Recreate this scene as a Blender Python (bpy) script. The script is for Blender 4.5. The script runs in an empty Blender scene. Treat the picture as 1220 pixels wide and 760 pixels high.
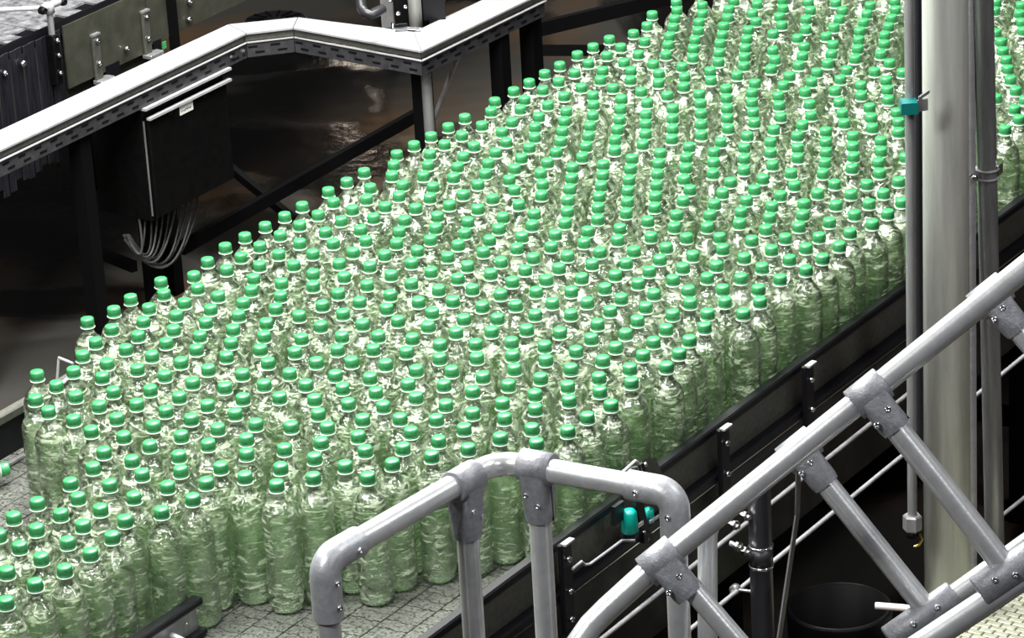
import bpy, bmesh, math, random
from mathutils import Vector, Matrix
random.seed(7)
sc = bpy.context.scene
col = sc.collection

# ------------------------------------------------------------------ camera
FPX = 4270.0
PITCH, ROLL = math.radians(22.6), math.radians(3.3)
CAM = Vector((0, 0, 4.657))
R0 = Vector((1, 0, 0)); U0 = Vector((0, math.sin(PITCH), math.cos(PITCH))); FW = Vector((0, math.cos(PITCH), -math.sin(PITCH)))
RT = R0*math.cos(ROLL) - U0*math.sin(ROLL); UP = U0*math.cos(ROLL) + R0*math.sin(ROLL)
cd = bpy.data.cameras.new('camera'); cam = bpy.data.objects.new('camera', cd); col.objects.link(cam)
cd.sensor_width = 36; cd.lens = 36*FPX/1220; cd.clip_end = 100
m = Matrix((RT, UP, -FW)).transposed().to_4x4(); m.translation = CAM
cam.matrix_world = m
sc.camera = cam

# ------------------------------------------------------------------ world, lamps, exposure
sc.view_settings.view_transform = 'Standard'; sc.view_settings.look = 'None'
sc.view_settings.gamma = 1.0; sc.view_settings.use_curve_mapping = False
sc.view_settings.exposure = 0.78
cy = sc.cycles
cy.max_bounces = 26; cy.transmission_bounces = 24; cy.glossy_bounces = 8; cy.diffuse_bounces = 3
cy.transparent_max_bounces = 40; cy.caustics_refractive = True; cy.caustics_reflective = True
cy.use_denoising = True; cy.sample_clamp_indirect = 6.0; cy.blur_glossy = 0.5
w = bpy.data.worlds.new('world'); sc.world = w; w.use_nodes = True
w.node_tree.nodes['Background'].inputs[0].default_value = (0.80, 0.86, 0.95, 1)
w.node_tree.nodes['Background'].inputs[1].default_value = 0.012

def area(name, loc, target, sx, sy, power, colr=(1, 1, 1)):
    l = bpy.data.lights.new(name, 'AREA'); l.shape = 'RECTANGLE'; l.size = sx; l.size_y = sy; l.energy = power; l.color = colr
    o = bpy.data.objects.new(name, l); col.objects.link(o); o.location = loc
    d = Vector(target) - Vector(loc); o.rotation_euler = d.to_track_quat('-Z', 'Y').to_euler()
    return o
for lx, ly in ((-2.0, 6.8), (-0.6, 7.0), (-1.4, 8.8), (0.0, 9.0), (-0.8, 11.0), (0.6, 11.2)):
    area('bay_light', (lx, ly, 4.7), (lx+.9, ly+.1, 1), 0.22, 1.2, 112, (1, 1, .96))
area('flood_light', (-2.4, 2.6, 5.6), (-0.2, 7.4, 1.2), .8, .8, 105, (1, 1, .98))
area('flood_light', (3.4, 5.6, 5.4), (0.8, 5.6, 1.8), .6, .6, 50, (.98, .99, 1))
area('hall_lamp', (-1.17, 28.4, 4.9), (-.6, 14, 0), .14, .3, 1.3, (1, .84, .68))
area('flood_light', (2.6, 2.2, 5.6), (0.6, 7.0, 1.2), .7, .7, 28, (.97, .98, 1))

# ------------------------------------------------------------------ frames of reference
A = math.radians(55.5)                                   # the conveyor's direction of travel
UU = Vector((math.cos(A), math.sin(A), 0)); VV = Vector((math.sin(A), -math.cos(A), 0)); ZZ = Vector((0, 0, 1))
def W(s, t, z): return UU*s + VV*t + ZZ*z
def ray(x, y): return FW + RT*((x-610)/FPX) - UP*((y-380)/FPX)
def at(x, y, z): d = ray(x, y); return CAM + d*((z-CAM.z)/d.z)
def atT(x, y, t): d = ray(x, y); return CAM + d*((t-CAM.dot(VV))/d.dot(VV))
def atS(x, y, s): d = ray(x, y); return CAM + d*((s-CAM.dot(UU))/d.dot(UU))
def atZc(x, y, zc): return CAM + ray(x, y)*zc
def st(p): return p.dot(UU), p.dot(VV), p.z

# ------------------------------------------------------------------ materials
def mat(name, base=(.5, .5, .5), rough=.5, metal=0.0, spec=.5, noise=0, nscale=20, bump=0, bscale=60, stretch=(1, 1, 1), base2=None, lo=.35, hi=.65, r2=None):
    mt = bpy.data.materials.new(name); mt.use_nodes = True; nt = mt.node_tree; N = nt.nodes; L = nt.links
    b = N['Principled BSDF']; b.inputs['Base Color'].default_value = (*base, 1); b.inputs['Roughness'].default_value = rough
    b.inputs['Metallic'].default_value = metal; b.inputs['Specular IOR Level'].default_value = spec
    if base2 is not None or bump:
        tc = N.new('ShaderNodeTexCoord'); mp = N.new('ShaderNodeMapping'); mp.inputs['Scale'].default_value = stretch
        g = N.new('ShaderNodeNewGeometry'); L.new(g.outputs['Position'], mp.inputs['Vector'])
        mp.inputs['Rotation'].default_value = (0, 0, -A)
    if base2 is not None:
        n = N.new('ShaderNodeTexNoise'); n.inputs['Scale'].default_value = nscale; n.inputs['Detail'].default_value = 6; n.inputs['Roughness'].default_value = .65
        L.new(mp.outputs[0], n.inputs['Vector'])
        r = N.new('ShaderNodeValToRGB'); r.color_ramp.elements[0].position = lo; r.color_ramp.elements[1].position = hi
        r.color_ramp.elements[0].color = (*base, 1); r.color_ramp.elements[1].color = (*base2, 1)
        L.new(n.outputs[0], r.inputs[0]); L.new(r.outputs[0], b.inputs['Base Color'])
        if r2 is not None:
            mr = N.new('ShaderNodeMapRange'); mr.inputs[1].default_value = lo; mr.inputs[2].default_value = hi
            mr.inputs[3].default_value = rough; mr.inputs[4].default_value = r2
            L.new(n.outputs[0], mr.inputs[0]); L.new(mr.outputs[0], b.inputs['Roughness'])
    if bump:
        n2 = N.new('ShaderNodeTexNoise'); n2.inputs['Scale'].default_value = bscale; n2.inputs['Detail'].default_value = 4
        L.new(mp.outputs[0], n2.inputs['Vector'])
        bp = N.new('ShaderNodeBump'); bp.inputs['Strength'].default_value = bump; bp.inputs['Distance'].default_value = .004
        L.new(n2.outputs[0], bp.inputs['Height']); L.new(bp.outputs[0], b.inputs['Normal'])
    return mt
M = {}
M['alu'] = mat('anodised_tube', (.60, .61, .63), .28, .60, base2=(.72, .73, .74), nscale=30, bump=.06, bscale=150)
M['fitting'] = mat('cast_fitting', (.21, .215, .24), .48, .3, base2=(.29, .295, .32), nscale=90, bump=.25, bscale=260)
M['screw'] = mat('screw_steel', (.75, .77, .8), .2, 1)
M['steel'] = mat('brushed_stainless', (.36, .355, .37), .45, .2, base2=(.46, .45, .47), nscale=12, bump=.05, bscale=90, stretch=(.3, 4, 4))
M['column'] = mat('column_stainless', (.62, .62, .59), .42, .15, base2=(.82, .82, .78), nscale=5, bump=.06, bscale=90, stretch=(6, 6, .5))
M['conduit'] = mat('conduit_steel', (.22, .22, .23), .32, .5, base2=(.34, .34, .34), nscale=9, stretch=(4, 4, .6))
M['black'] = mat('black_plastic', (.005, .005, .007), .4, spec=.25)
M['blackmetal'] = mat('black_painted_metal', (.0012, .0012, .0015), .5, spec=.15, base2=(.003, .003, .003), nscale=40)
M['panel'] = mat('worn_grey_panel', (.075, .075, .065), .5, .4, base2=(.11, .11, .095), nscale=60, bump=.1, bscale=200)
M['skirt'] = mat('dirty_dark_steel', (.022, .022, .020), .45, .4, base2=(.07, .068, .058), nscale=9, lo=.45, hi=.8, bump=.1)
M['sidepanel'] = mat('dull_side_panel', (.055, .057, .043), .45, .5, base2=(.088, .088, .068), nscale=14, bump=.08)
M['dark'] = mat('dark_frame_paint', (.002, .002, .0025), .6, spec=.12)
M['link'] = mat('wet_chain_link', (.045, .048, .042), .25, .35, base2=(.24, .25, .22), nscale=110, lo=.36, hi=.80, bump=.6, bscale=120, r2=.42)
M['belt2'] = mat('worn_belt_mat', (.10, .10, .11), .35, .3, base2=(.42, .42, .44), nscale=28, lo=.35, hi=.7, bump=.3, bscale=120)
M['teal'] = mat('teal_plastic', (.0, .33, .26), .35)
M['darkteal'] = mat('dark_teal_plastic', (.0, .10, .095), .4)
M['cap'] = mat('green_cap_plastic', (.030, .21, .070), .27, base2=(.045, .29, .10), nscale=120, bump=.15, bscale=220)
M['ring'] = mat('milky_neck_ring', (.72, .80, .70), .3)
M['cable'] = mat('grey_cable', (.05, .05, .05), .4)
M['slotted'] = mat('dull_slotted_steel', (.04, .04, .045), .4, .3, base2=(.07, .07, .075), nscale=30)
M['white'] = mat('white_plate', (.80, .80, .76), .4)
M['print'] = mat('faded_print', (.12, .12, .12), .6)
M['pvc'] = mat('dark_grey_pvc', (.020, .020, .024), .38)
M['pinkwhite'] = mat('pale_tube', (.62, .55, .55), .35)
M['brass'] = mat('brass', (.55, .42, .15), .3, 1)
M['paletile'] = mat('pale_mat', (.25, .26, .18), .4, base2=(.36, .37, .29), nscale=40)
M['rubber'] = mat('rubber_strip', (.004, .004, .006), .4, base2=(.014, .014, .018), nscale=30, stretch=(5, 5, .4))

def bottle_material():
    mt = bpy.data.materials.new('clear_bottle_plastic'); mt.use_nodes = True; nt = mt.node_tree; N = nt.nodes; L = nt.links
    N.clear(); out = N.new('ShaderNodeOutputMaterial')
    def mix(a, b_, f):
        m_ = N.new('ShaderNodeMixShader'); L.new(a.outputs[0], m_.inputs[1]); L.new(b_.outputs[0], m_.inputs[2])
        if isinstance(f, float): m_.inputs[0].default_value = f
        else: L.new(f, m_.inputs[0])
        return m_
    def noise(scale, detail, rough, dist, vec):
        n = N.new('ShaderNodeTexNoise'); n.inputs['Scale'].default_value = scale; n.inputs['Detail'].default_value = detail
        n.inputs['Roughness'].default_value = rough; n.inputs['Distortion'].default_value = dist; L.new(vec, n.inputs['Vector']); return n
    def rng_(src, a, b_, c, d):
        mr = N.new('ShaderNodeMapRange'); mr.interpolation_type = 'SMOOTHSTEP'
        for k, q in enumerate((a, b_, c, d)): mr.inputs[k+1].default_value = q
        L.new(src, mr.inputs[0]); return mr
    def mul(a, b_, op='MULTIPLY'):
        m_ = N.new('ShaderNodeMath'); m_.operation = op; m_.use_clamp = True; L.new(a, m_.inputs[0])
        if isinstance(b_, float): m_.inputs[1].default_value = b_
        else: L.new(b_, m_.inputs[1])
        return m_
    geo = N.new('ShaderNodeNewGeometry'); pos = geo.outputs['Position']
    mp = N.new('ShaderNodeMapping'); mp.inputs['Scale'].default_value = (.8, .8, 1.3); L.new(pos, mp.inputs['Vector'])
    mps = N.new('ShaderNodeMapping'); mps.inputs['Scale'].default_value = (28, 28, 120); L.new(pos, mps.inputs['Vector'])
    g = N.new('ShaderNodeBsdfGlass'); g.inputs['Color'].default_value = (.90, .97, .87, 1); g.inputs['IOR'].default_value = 1.33; g.inputs['Roughness'].default_value = .0
    tr = N.new('ShaderNodeBsdfTransparent'); tr.inputs[0].default_value = (.75, .90, .69, 1)
    tl = N.new('ShaderNodeBsdfTranslucent'); tl.inputs[0].default_value = (.70, .92, .54, 1)
    df = N.new('ShaderNodeBsdfDiffuse'); df.inputs[0].default_value = (.80, .92, .68, 1)
    gl = N.new('ShaderNodeBsdfGlossy'); gl.inputs['Roughness'].default_value = .09; gl.inputs[0].default_value = (1, 1, 1, 1)
    fr = N.new('ShaderNodeFresnel'); fr.inputs['IOR'].default_value = 1.58
    n = noise(75, 2, .5, 1.2, mp.outputs[0])
    bp = N.new('ShaderNodeBump'); bp.inputs['Strength'].default_value = .65; bp.inputs['Distance'].default_value = .005
    L.new(n.outputs[0], bp.inputs['Height'])
    for q in (g, gl, fr): L.new(bp.outputs[0], q.inputs['Normal'])
    # crumpled noise patches and stripes paint in refracted glints; the wall looks denser edge-on
    glint_patches = rng_(noise(50, 4, .58, 1.4, mp.outputs[0]).outputs[0], .44, .64, .01, .52)
    broad = rng_(noise(13, 2, .5, .3, pos).outputs[0], .35, .65, .22, 1.0)
    lw = N.new('ShaderNodeLayerWeight'); lw.inputs[0].default_value = .35
    glint_stripes = rng_(noise(1, 2, .5, .6, mps.outputs[0]).outputs[0], .54, .66, .0, .42)
    edge = rng_(lw.outputs['Facing'], .6, .97, .0, .30)
    f = mul(mul(mul(glint_patches.outputs[0], broad.outputs[0]).outputs[0], edge.outputs[0], 'ADD').outputs[0], glint_stripes.outputs[0], 'ADD')
    body = mix(mix(g, tr, .60), mix(tl, df, .78), f.outputs[0])
    f2 = mul(fr.outputs[0], 2.2)
    L.new(mix(body, gl, f2.outputs[0]).outputs[0], out.inputs[0])
    return mt
M['bottle'] = bottle_material()

def floor_material():
    mt = bpy.data.materials.new('wet_concrete_floor'); mt.use_nodes = True; nt = mt.node_tree; N = nt.nodes; L = nt.links
    b = N['Principled BSDF']; g = N.new('ShaderNodeNewGeometry')
    n = N.new('ShaderNodeTexNoise'); n.inputs['Scale'].default_value = .9; n.inputs['Detail'].default_value = 5; n.inputs['Roughness'].default_value = .5; n.inputs['Distortion'].default_value = .6
    L.new(g.outputs['Position'], n.inputs['Vector'])
    r = N.new('ShaderNodeValToRGB'); e = r.color_ramp.elements
    e[0].position = .47; e[0].color = (.007, .006, .0045, 1); e[1].position = .53; e[1].color = (.045, .044, .040, 1)
    L.new(n.outputs[0], r.inputs[0])
    n2 = N.new('ShaderNodeTexNoise'); n2.inputs['Scale'].default_value = 1.7; n2.inputs['Detail'].default_value = 6
    L.new(g.outputs['Position'], n2.inputs['Vector'])
    r2 = N.new('ShaderNodeValToRGB'); f = r2.color_ramp.elements
    f[0].position = .42; f[0].color = (1, .98, .95, 1); f[1].position = .7; f[1].color = (1.9, 1.15, .65, 1)  # brown floor patches, warm reflected light put into their colour
    L.new(n2.outputs[0], r2.inputs[0])
    mx = N.new('ShaderNodeMix'); mx.data_type = 'RGBA'; mx.blend_type = 'MULTIPLY'; mx.inputs[0].default_value = 1
    L.new(r.outputs[0], mx.inputs[6]); L.new(r2.outputs[0], mx.inputs[7]); L.new(mx.outputs[2], b.inputs['Base Color'])
    mr = N.new('ShaderNodeMapRange'); mr.inputs[1].default_value = .47; mr.inputs[2].default_value = .53; mr.inputs[3].default_value = .10; mr.inputs[4].default_value = .55
    L.new(n.outputs[0], mr.inputs[0]); L.new(mr.outputs[0], b.inputs['Roughness'])
    n3 = N.new('ShaderNodeTexNoise'); n3.inputs['Scale'].default_value = 14; n3.inputs['Detail'].default_value = 5
    L.new(g.outputs['Position'], n3.inputs['Vector'])
    bp = N.new('ShaderNodeBump'); bp.inputs['Strength'].default_value = .12; bp.inputs['Distance'].default_value = .01
    L.new(n3.outputs[0], bp.inputs['Height']); L.new(bp.outputs[0], b.inputs['Normal'])
    return mt
M['floor'] = floor_material()

# ------------------------------------------------------------------ mesh helpers (all in world coordinates)
def new_mesh(name, verts, faces, mats, smooth=False, fmat=None):
    me = bpy.data.meshes.new(name); me.from_pydata([tuple(v) for v in verts], [], faces)
    for x in mats: me.materials.append(x)
    if fmat: me.polygons.foreach_set('material_index', fmat)
    if smooth: me.polygons.foreach_set('use_smooth', [True]*len(faces))
    me.update(); return me
class B:
    """collects solids; .make() links them as ONE mesh object"""
    def __init__(s): s.v = []; s.f = []; s.sm = []
    def add(s, v, f, smooth=False):
        o = len(s.v); s.v += [Vector(x) for x in v]; s.f += [tuple(i+o for i in q) for q in f]; s.sm += [smooth]*len(f); return s
    def box(s, o, a, b, c):
        """box from corner o with edge vectors a, b, c"""
        v = [o, o+a, o+a+b, o+b, o+c, o+a+c, o+a+b+c, o+b+c]
        return s.add(v, [(0, 3, 2, 1), (4, 5, 6, 7), (0, 1, 5, 4), (1, 2, 6, 5), (2, 3, 7, 6), (3, 0, 4, 7)])
    def stz(s, s0, s1, t0, t1, z0, z1): return s.box(W(s0, t0, z0), UU*(s1-s0), VV*(t1-t0), ZZ*(z1-z0))
    def bevbox(s, s0, s1, t0, t1, z0, z1, bev=.01):
        h = []
        for ds in (0, 1):
            for dt in (0, 1):
                for dz in (0, 1):
                    c = (s1 if ds else s0, t1 if dt else t0, z1 if dz else z0); sg = (-1 if ds else 1, -1 if dt else 1, -1 if dz else 1)
                    for k in range(3):
                        q = [c[i] + (sg[i]*bev if i != k else 0) for i in range(3)]; h.append(W(*q))
        return s.hull(h)
    def bar(s, a, b, wv, hv):
        """bar from a to b with half-width vectors"""
        return s.box(a-wv-hv, b-a, wv*2, hv*2)
    def hull(s, pts, smooth=False):
        bm = bmesh.new()
        for p in pts: bm.verts.new(p)
        r = bmesh.ops.convex_hull(bm, input=bm.verts)
        junk = [g for g in r['geom_interior'] + r['geom_unused'] if isinstance(g, bmesh.types.BMVert) and g.is_valid]
        for g in set(junk): bm.verts.remove(g)
        bm.verts.index_update(); bm.normal_update()
        s.add([v.co.copy() for v in bm.verts], [tuple(v.index for v in f.verts) for f in bm.faces], smooth); bm.free(); return s
    def tube(s, pts, r, n=14, caps=True, smooth=True, radii=None):
        pts = [Vector(p) for p in pts]; k = len(pts); T = []
        for i in range(k):
            d = (pts[min(i+1, k-1)]-pts[max(i-1, 0)]).normalized(); T.append(d)
        up = ZZ if abs(T[0].z) < .95 else Vector((1, 0, 0)); nrm = T[0].cross(up).normalized(); V = []; F = []
        for i in range(k):
            nrm = (nrm - T[i]*nrm.dot(T[i])).normalized(); bn = T[i].cross(nrm); rr = radii[i] if radii else r
            for j in range(n):
                a = 2*math.pi*j/n; V.append(pts[i] + (nrm*math.cos(a)+bn*math.sin(a))*rr)
        for i in range(k-1):
            for j in range(n): F.append((i*n+j, i*n+(j+1) % n, (i+1)*n+(j+1) % n, (i+1)*n+j))
        F = [f[::-1] for f in F]
        s.add(V, F, smooth)
        if caps:
            s.add(V[:n], [tuple(range(n))]); s.add(V[-n:], [tuple(range(n))[::-1]])
        return s
    def lathe(s, prof, o, n=20, smooth=True, ax=None):
        """prof: (radius, height) from bottom to top around z (or axis ax) at o"""
        ax = ax or ZZ; e1 = ax.orthogonal().normalized(); e2 = ax.cross(e1); V = []; F = []
        for (r, z) in prof:
            for j in range(n):
                a = 2*math.pi*j/n; V.append(o + (e1*math.cos(a)+e2*math.sin(a))*r + ax*z)
        for i in range(len(prof)-1):
            for j in range(n): F.append((i*n+j, i*n+(j+1) % n, (i+1)*n+(j+1) % n, (i+1)*n+j))
        F.append(tuple(range(n))[::-1]); F.append(tuple(range(len(V)-n, len(V))))
        return s.add(V, F, smooth)
    def make(s, name, m, parent=None, origin=None):
        if origin is None: origin = parent_origin(parent) if parent else sum((v for v in s.v), Vector())/len(s.v)
        me = bpy.data.meshes.new(name); me.from_pydata([tuple(v-origin) for v in s.v], [], s.f)
        me.materials.append(M[m] if isinstance(m, str) else m); me.polygons.foreach_set('use_smooth', s.sm); me.update()
        o = bpy.data.objects.new(name, me); col.objects.link(o)
        if parent: o.parent = parent; o.location = origin - parent_origin(parent)
        else: o.location = origin
        return o
def parent_origin(p):
    l = Vector()
    while p is not None: l = l + p.location; p = p.parent
    return l
def thing(name, label, cat, loc, group=None):
    o = bpy.data.objects.new(name, None); o.empty_display_size = .05; col.objects.link(o); o.location = loc
    o['label'] = label; o['category'] = cat
    if group: o['group'] = group
    return o
def tag(o, label, cat, group=None, kind=None):
    o['label'] = label; o['category'] = cat
    if group: o['group'] = group
    if kind: o['kind'] = kind
    return o
def screw(parent, p, d, r=.006, h=.004, name='screw', m='screw'):
    d = d.normalized(); b = B(); b.lathe([(r, -.002), (r, h*.6), (r*.75, h), (r*.45, h), (r*.4, h*.5)], p, 10, True, d); return b.make(name, m, parent)
def arc(p0, p1, p2, r, n=8):
    """polyline p0-p1-p2 with the corner at p1 rounded"""
    a = (p0-p1).normalized(); b = (p2-p1).normalized(); ang = a.angle(b); d = r/math.tan(ang/2)
    s, e = p1+a*d, p1+b*d; c = p1 + (a+b).normalized()*(r/math.sin(ang/2)); out = []
    va, vb = s-c, e-c; tot = va.angle(vb); axn = va.cross(vb).normalized()
    for i in range(n+1): out.append(c + Matrix.Rotation(tot*i/n, 3, axn) @ va)
    return out

# ================================================================== setting
b = B(); b.add([(-9, 3.5, 0), (9, 3.5, 0), (9, 24, 0), (-9, 24, 0), (-9, 3.5, -.1), (9, 3.5, -.1), (9, 24, -.1), (-9, 24, -.1)],
               [(0, 1, 2, 3), (7, 6, 5, 4), (0, 4, 5, 1), (1, 5, 6, 2), (2, 6, 7, 3), (3, 7, 4, 0)])
fl = b.make('floor', 'floor', origin=Vector((0, 13, 0))); fl['kind'] = 'structure'

# ================================================================== bottle conveyor
ZB = 1.0
S0, S1 = 4.2, 11.2
conv = thing('bottle_conveyor', 'wide conveyor of grey flat chain links carrying the crowd of bottles', 'conveyor', W(7.0, -4.8, 0))
# chain links: 82.5 mm wide strips, 38.1 mm pitch, stepped hinge edges
PW, PP = .0826, .0381
def link_outline():
    w2, p2, g, st_ = PW/2-.0016, PP/2, .0025, .0045
    xs = [-w2, -w2*.5, 0, w2*.5, w2]; edge = []
    for i in range(4):
        off = st_ if i % 2 else 0
        edge += [(xs[i], off), (xs[i+1], off)]
    top = [(x, p2-g+y-st_/2) for x, y in edge]; bot = [(x, -p2+y-st_/2) for x, y in edge]
    return bot + top[::-1]
LO = link_outline()
def link_mesh():
    n = len(LO); v = [VV*x + UU*y for x, y in LO] + [VV*x + UU*y - ZZ*.005 for x, y in LO]
    f = [tuple(range(n)), tuple(range(n, 2*n))[::-1]] + [(i, i+n, (i+1) % n+n, (i+1) % n) for i in range(n)]
    return v, f
LV, LF = link_mesh()
lme = new_mesh('link', LV, LF, [M['link']])
import itertools
near_links = []; far = B()
nstrip = int(round((5.70-4.035)/PW)); offs = [random.random()*PP for _ in range(nstrip)]
vis = []
for k in range(nstrip):
    t = -4.035-PW*(k+.5); nrow = int((S1-S0)/PP)
    for i in range(nrow):
        s = S0 + (i+.5)*PP + offs[k]*0.999
        p = W(s, t, ZB); d = p-CAM; zc = d.dot(FW); px = 610+FPX*d.dot(RT)/zc; py = 380-FPX*d.dot(UP)/zc
        front = s < 5.95 and -10 < px < 640 and 560 < py < 775 and (t > -4.70 and s < 5.98-(-4.03-t)*.2)
        left = t < -5.30 and s < 6.15 and -12 < px < 60 and py < 775
        vis.append(((0 if (front or left) else 1), s, p))
vis.sort(key=lambda q: (q[0], q[1]))
for n_, (fl_, s, p) in enumerate(vis):
    dz = random.uniform(-.0006, .0006)
    if fl_ == 0 and n_ < 300:
        o = bpy.data.objects.new('link', lme); col.objects.link(o); o.parent = conv; o.location = p + ZZ*dz - conv.location
    else:
        far.add([q+p+ZZ*dz for q in LV], LF)
o = far.make('link_field', 'link', conv); o['kind'] = 'stuff'
b = B(); b.stz(S0, S1, -5.74, -4.02, ZB-.03, ZB-.012); b.make('carry_plate', 'dark', conv)
# near side guard
b = B(); b.bevbox(S0, S1, -4.034, -4.006, ZB+.100, ZB+.122, .004); b.make('guard_edge', 'black', conv)
b = B(); b.stz(S0, S1, -4.026, -4.018, ZB+.008, ZB+.101); b.make('guard_panel', 'panel', conv)
b = B(); b.bevbox(S0, S1, -4.030, -3.992, ZB-.018, ZB+.010, .004); b.make('guard_ledge', 'black', conv)
b = B(); b.stz(S0, S1, -3.9925, -3.990, ZB-.012, ZB-.0095); b.make('ledge_lip', 'screw', conv)
b = B(); b.stz(S0, S1, -4.020, -4.014, ZB-.30, ZB-.018); b.make('skirt_panel', 'skirt', conv)
# far side guard
b = B(); b.bevbox(S0, S1, -5.60, -5.572, ZB+.120, ZB+.145, .004); o = b.make('guard_edge', 'panel', conv)
b = B(); b.stz(S0, S1, -5.586, -5.580, ZB+.03, ZB+.122); b.make('guard_panel', 'black', conv)
b = B(); b.stz(S0, S1, -5.59, -5.576, ZB+.004, ZB+.010); b.make('ledge_lip', 'conduit', conv)
b = B(); b.stz(S0, S1, -5.76, -5.745, ZB-.25, ZB-.005); b.make('skirt_panel', 'skirt', conv)
# brackets on the near side
for (x, y0, h) in ((672, 640, .22), (861, 503, .22), (962, 428, .16)):
    p = atT(x, y0+8, -3.985); s_, t_, z_ = st(p)
    b = B(); b.bevbox(s_-.021, s_+.021, -3.992, -3.978, z_-h, z_+.006, .003); br = b.make('bracket', 'black', conv)
    b = B(); b.stz(s_-.016, s_+.021, -3.984, -3.970, z_+.003, z_+.008); b.make('bent_tip', 'steel', br)
    for dz in (.035, .115, .185):
        if dz < h: screw(br, W(s_, -3.978, z_-dz), VV, .008, .009, 'bolt')
# legs and cross bar of the conveyor
for s_ in (5.2, 6.9, 8.6, 10.3):
    for t_ in (-4.14, -5.66):
        b = B(); b.stz(s_-.03, s_+.03, t_-.03, t_+.03, 0, ZB-.03); b.make('leg', 'dark', conv)
    b = B(); b.stz(s_-.02, s_+.02, -5.63, -4.17, .30, .35); b.make('cross_bar', 'dark', conv)
# the short guide that splits off the front stream of bottles
guide = thing('lane_guide', 'short black edged guide rail with grey face ending between the front bottles', 'guide rail', W(4.9, -4.61, ZB))
b = B(); b.bevbox(4.3, 5.425, -4.626, -4.596, ZB+.075, ZB+.092, .003); b.make('top_edge', 'black', guide)
b = B(); b.stz(4.3, 5.41, -4.618, -4.606, ZB+.018, ZB+.076); b.make('face', 'conduit', guide)
b = B(); b.bevbox(4.3, 5.425, -4.624, -4.590, ZB+.004, ZB+.019, .003); b.make('bottom_edge', 'black', guide)
screw(guide, W(5.37, -4.606, ZB+.05), VV, .004, .004)
b = B(); b.tube([at(178, 752, ZB+.055), at(205, 757, ZB+.045), at(240, 775, ZB+.03)], .008, 10); b.make('support_rod', 'steel', guide)

# guide rods running along the outside of the conveyor
for nm, a_, b_, z_, lab in (('A', (1110, 446.6), (700, 774.4), .885, 'upper thin steel rod running along the conveyor skirt behind the handrails'),
                       ('B', (1222, 422.4), (800, 768), .80, 'middle thin steel rod running below the conveyor, crossing the dark gap'),
                       ('C', (1224, 590), (1150, 649), .42, 'lowest thin steel rod in the dark at the right edge')):
    P_, Q_ = at(*a_, z_), at(*b_, z_)
    b = B(); b.tube([P_, (P_+Q_)/2, Q_], .0055, 8); tag(b.make('steel_rod', 'steel'), lab, 'rod')

# ================================================================== bottles
PROF = [(.0, .004), (.020, .002), (.0325, .000), (.0375, .006), (.0396, .016), (.0402, .030), (.0403, .050), (.0376, .056), (.0403, .062), (.0403, .082), (.0378, .088), (.0403, .094),
        (.0403, .110), (.0384, .116), (.0384, .137), (.0403, .143), (.0404, .215), (.0400, .228), (.0385, .240), (.0345, .252), (.0275, .262), (.0200, .270), (.0155, .277), (.0136, .284), (.0134, .291)]
NECK = [(.0134, .2898), (.0180, .2898), (.0184, .2908), (.0180, .2918), (.0134, .2918)]
CAPP = [(.0165, .2922), (.0174, .2926), (.0174, .2952), (.0162, .2958), (.0166, .2966), (.0172, .2972), (.0168, .3100), (.0155, .3136), (.0128, .3146), (.0, .3146)]
def lathe_raw(prof, n, cap_top=True, z0=None):
    V = []; F = []
    for (r, z) in prof:
        if r < 1e-6: V.append((0, 0, z)); continue
        for j in range(n): a = 2*math.pi*j/n; V.append((r*math.cos(a), r*math.sin(a), z))
    idx = []; c = 0
    for (r, z) in prof:
        k = 1 if r < 1e-6 else n; idx.append((c, k)); c += k
    for (a, ka), (b2, kb) in zip(idx, idx[1:]):
        for j in range(n):
            j2 = (j+1) % n
            if ka == 1: F.append((a, b2+j2, b2+j))
            elif kb == 1: F.append((a+j, a+j2, b2))
            else: F.append((a+j, a+j2, b2+j2, b2+j))
    a, ka = idx[-1]
    if ka > 1: F.append(tuple(range(a, a+ka)))
    a, ka = idx[0]
    if ka > 1: F.append(tuple(range(a, a+ka))[::-1])
    return V, F
def smooth_mesh(name, vf, m): return new_mesh(name, vf[0], vf[1], [m], True)
body_me = smooth_mesh('bottle_body', lathe_raw(PROF, 28), M['bottle'])
neck_me = smooth_mesh('neck_ring', lathe_raw(NECK, 20), M['ring'])
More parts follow.
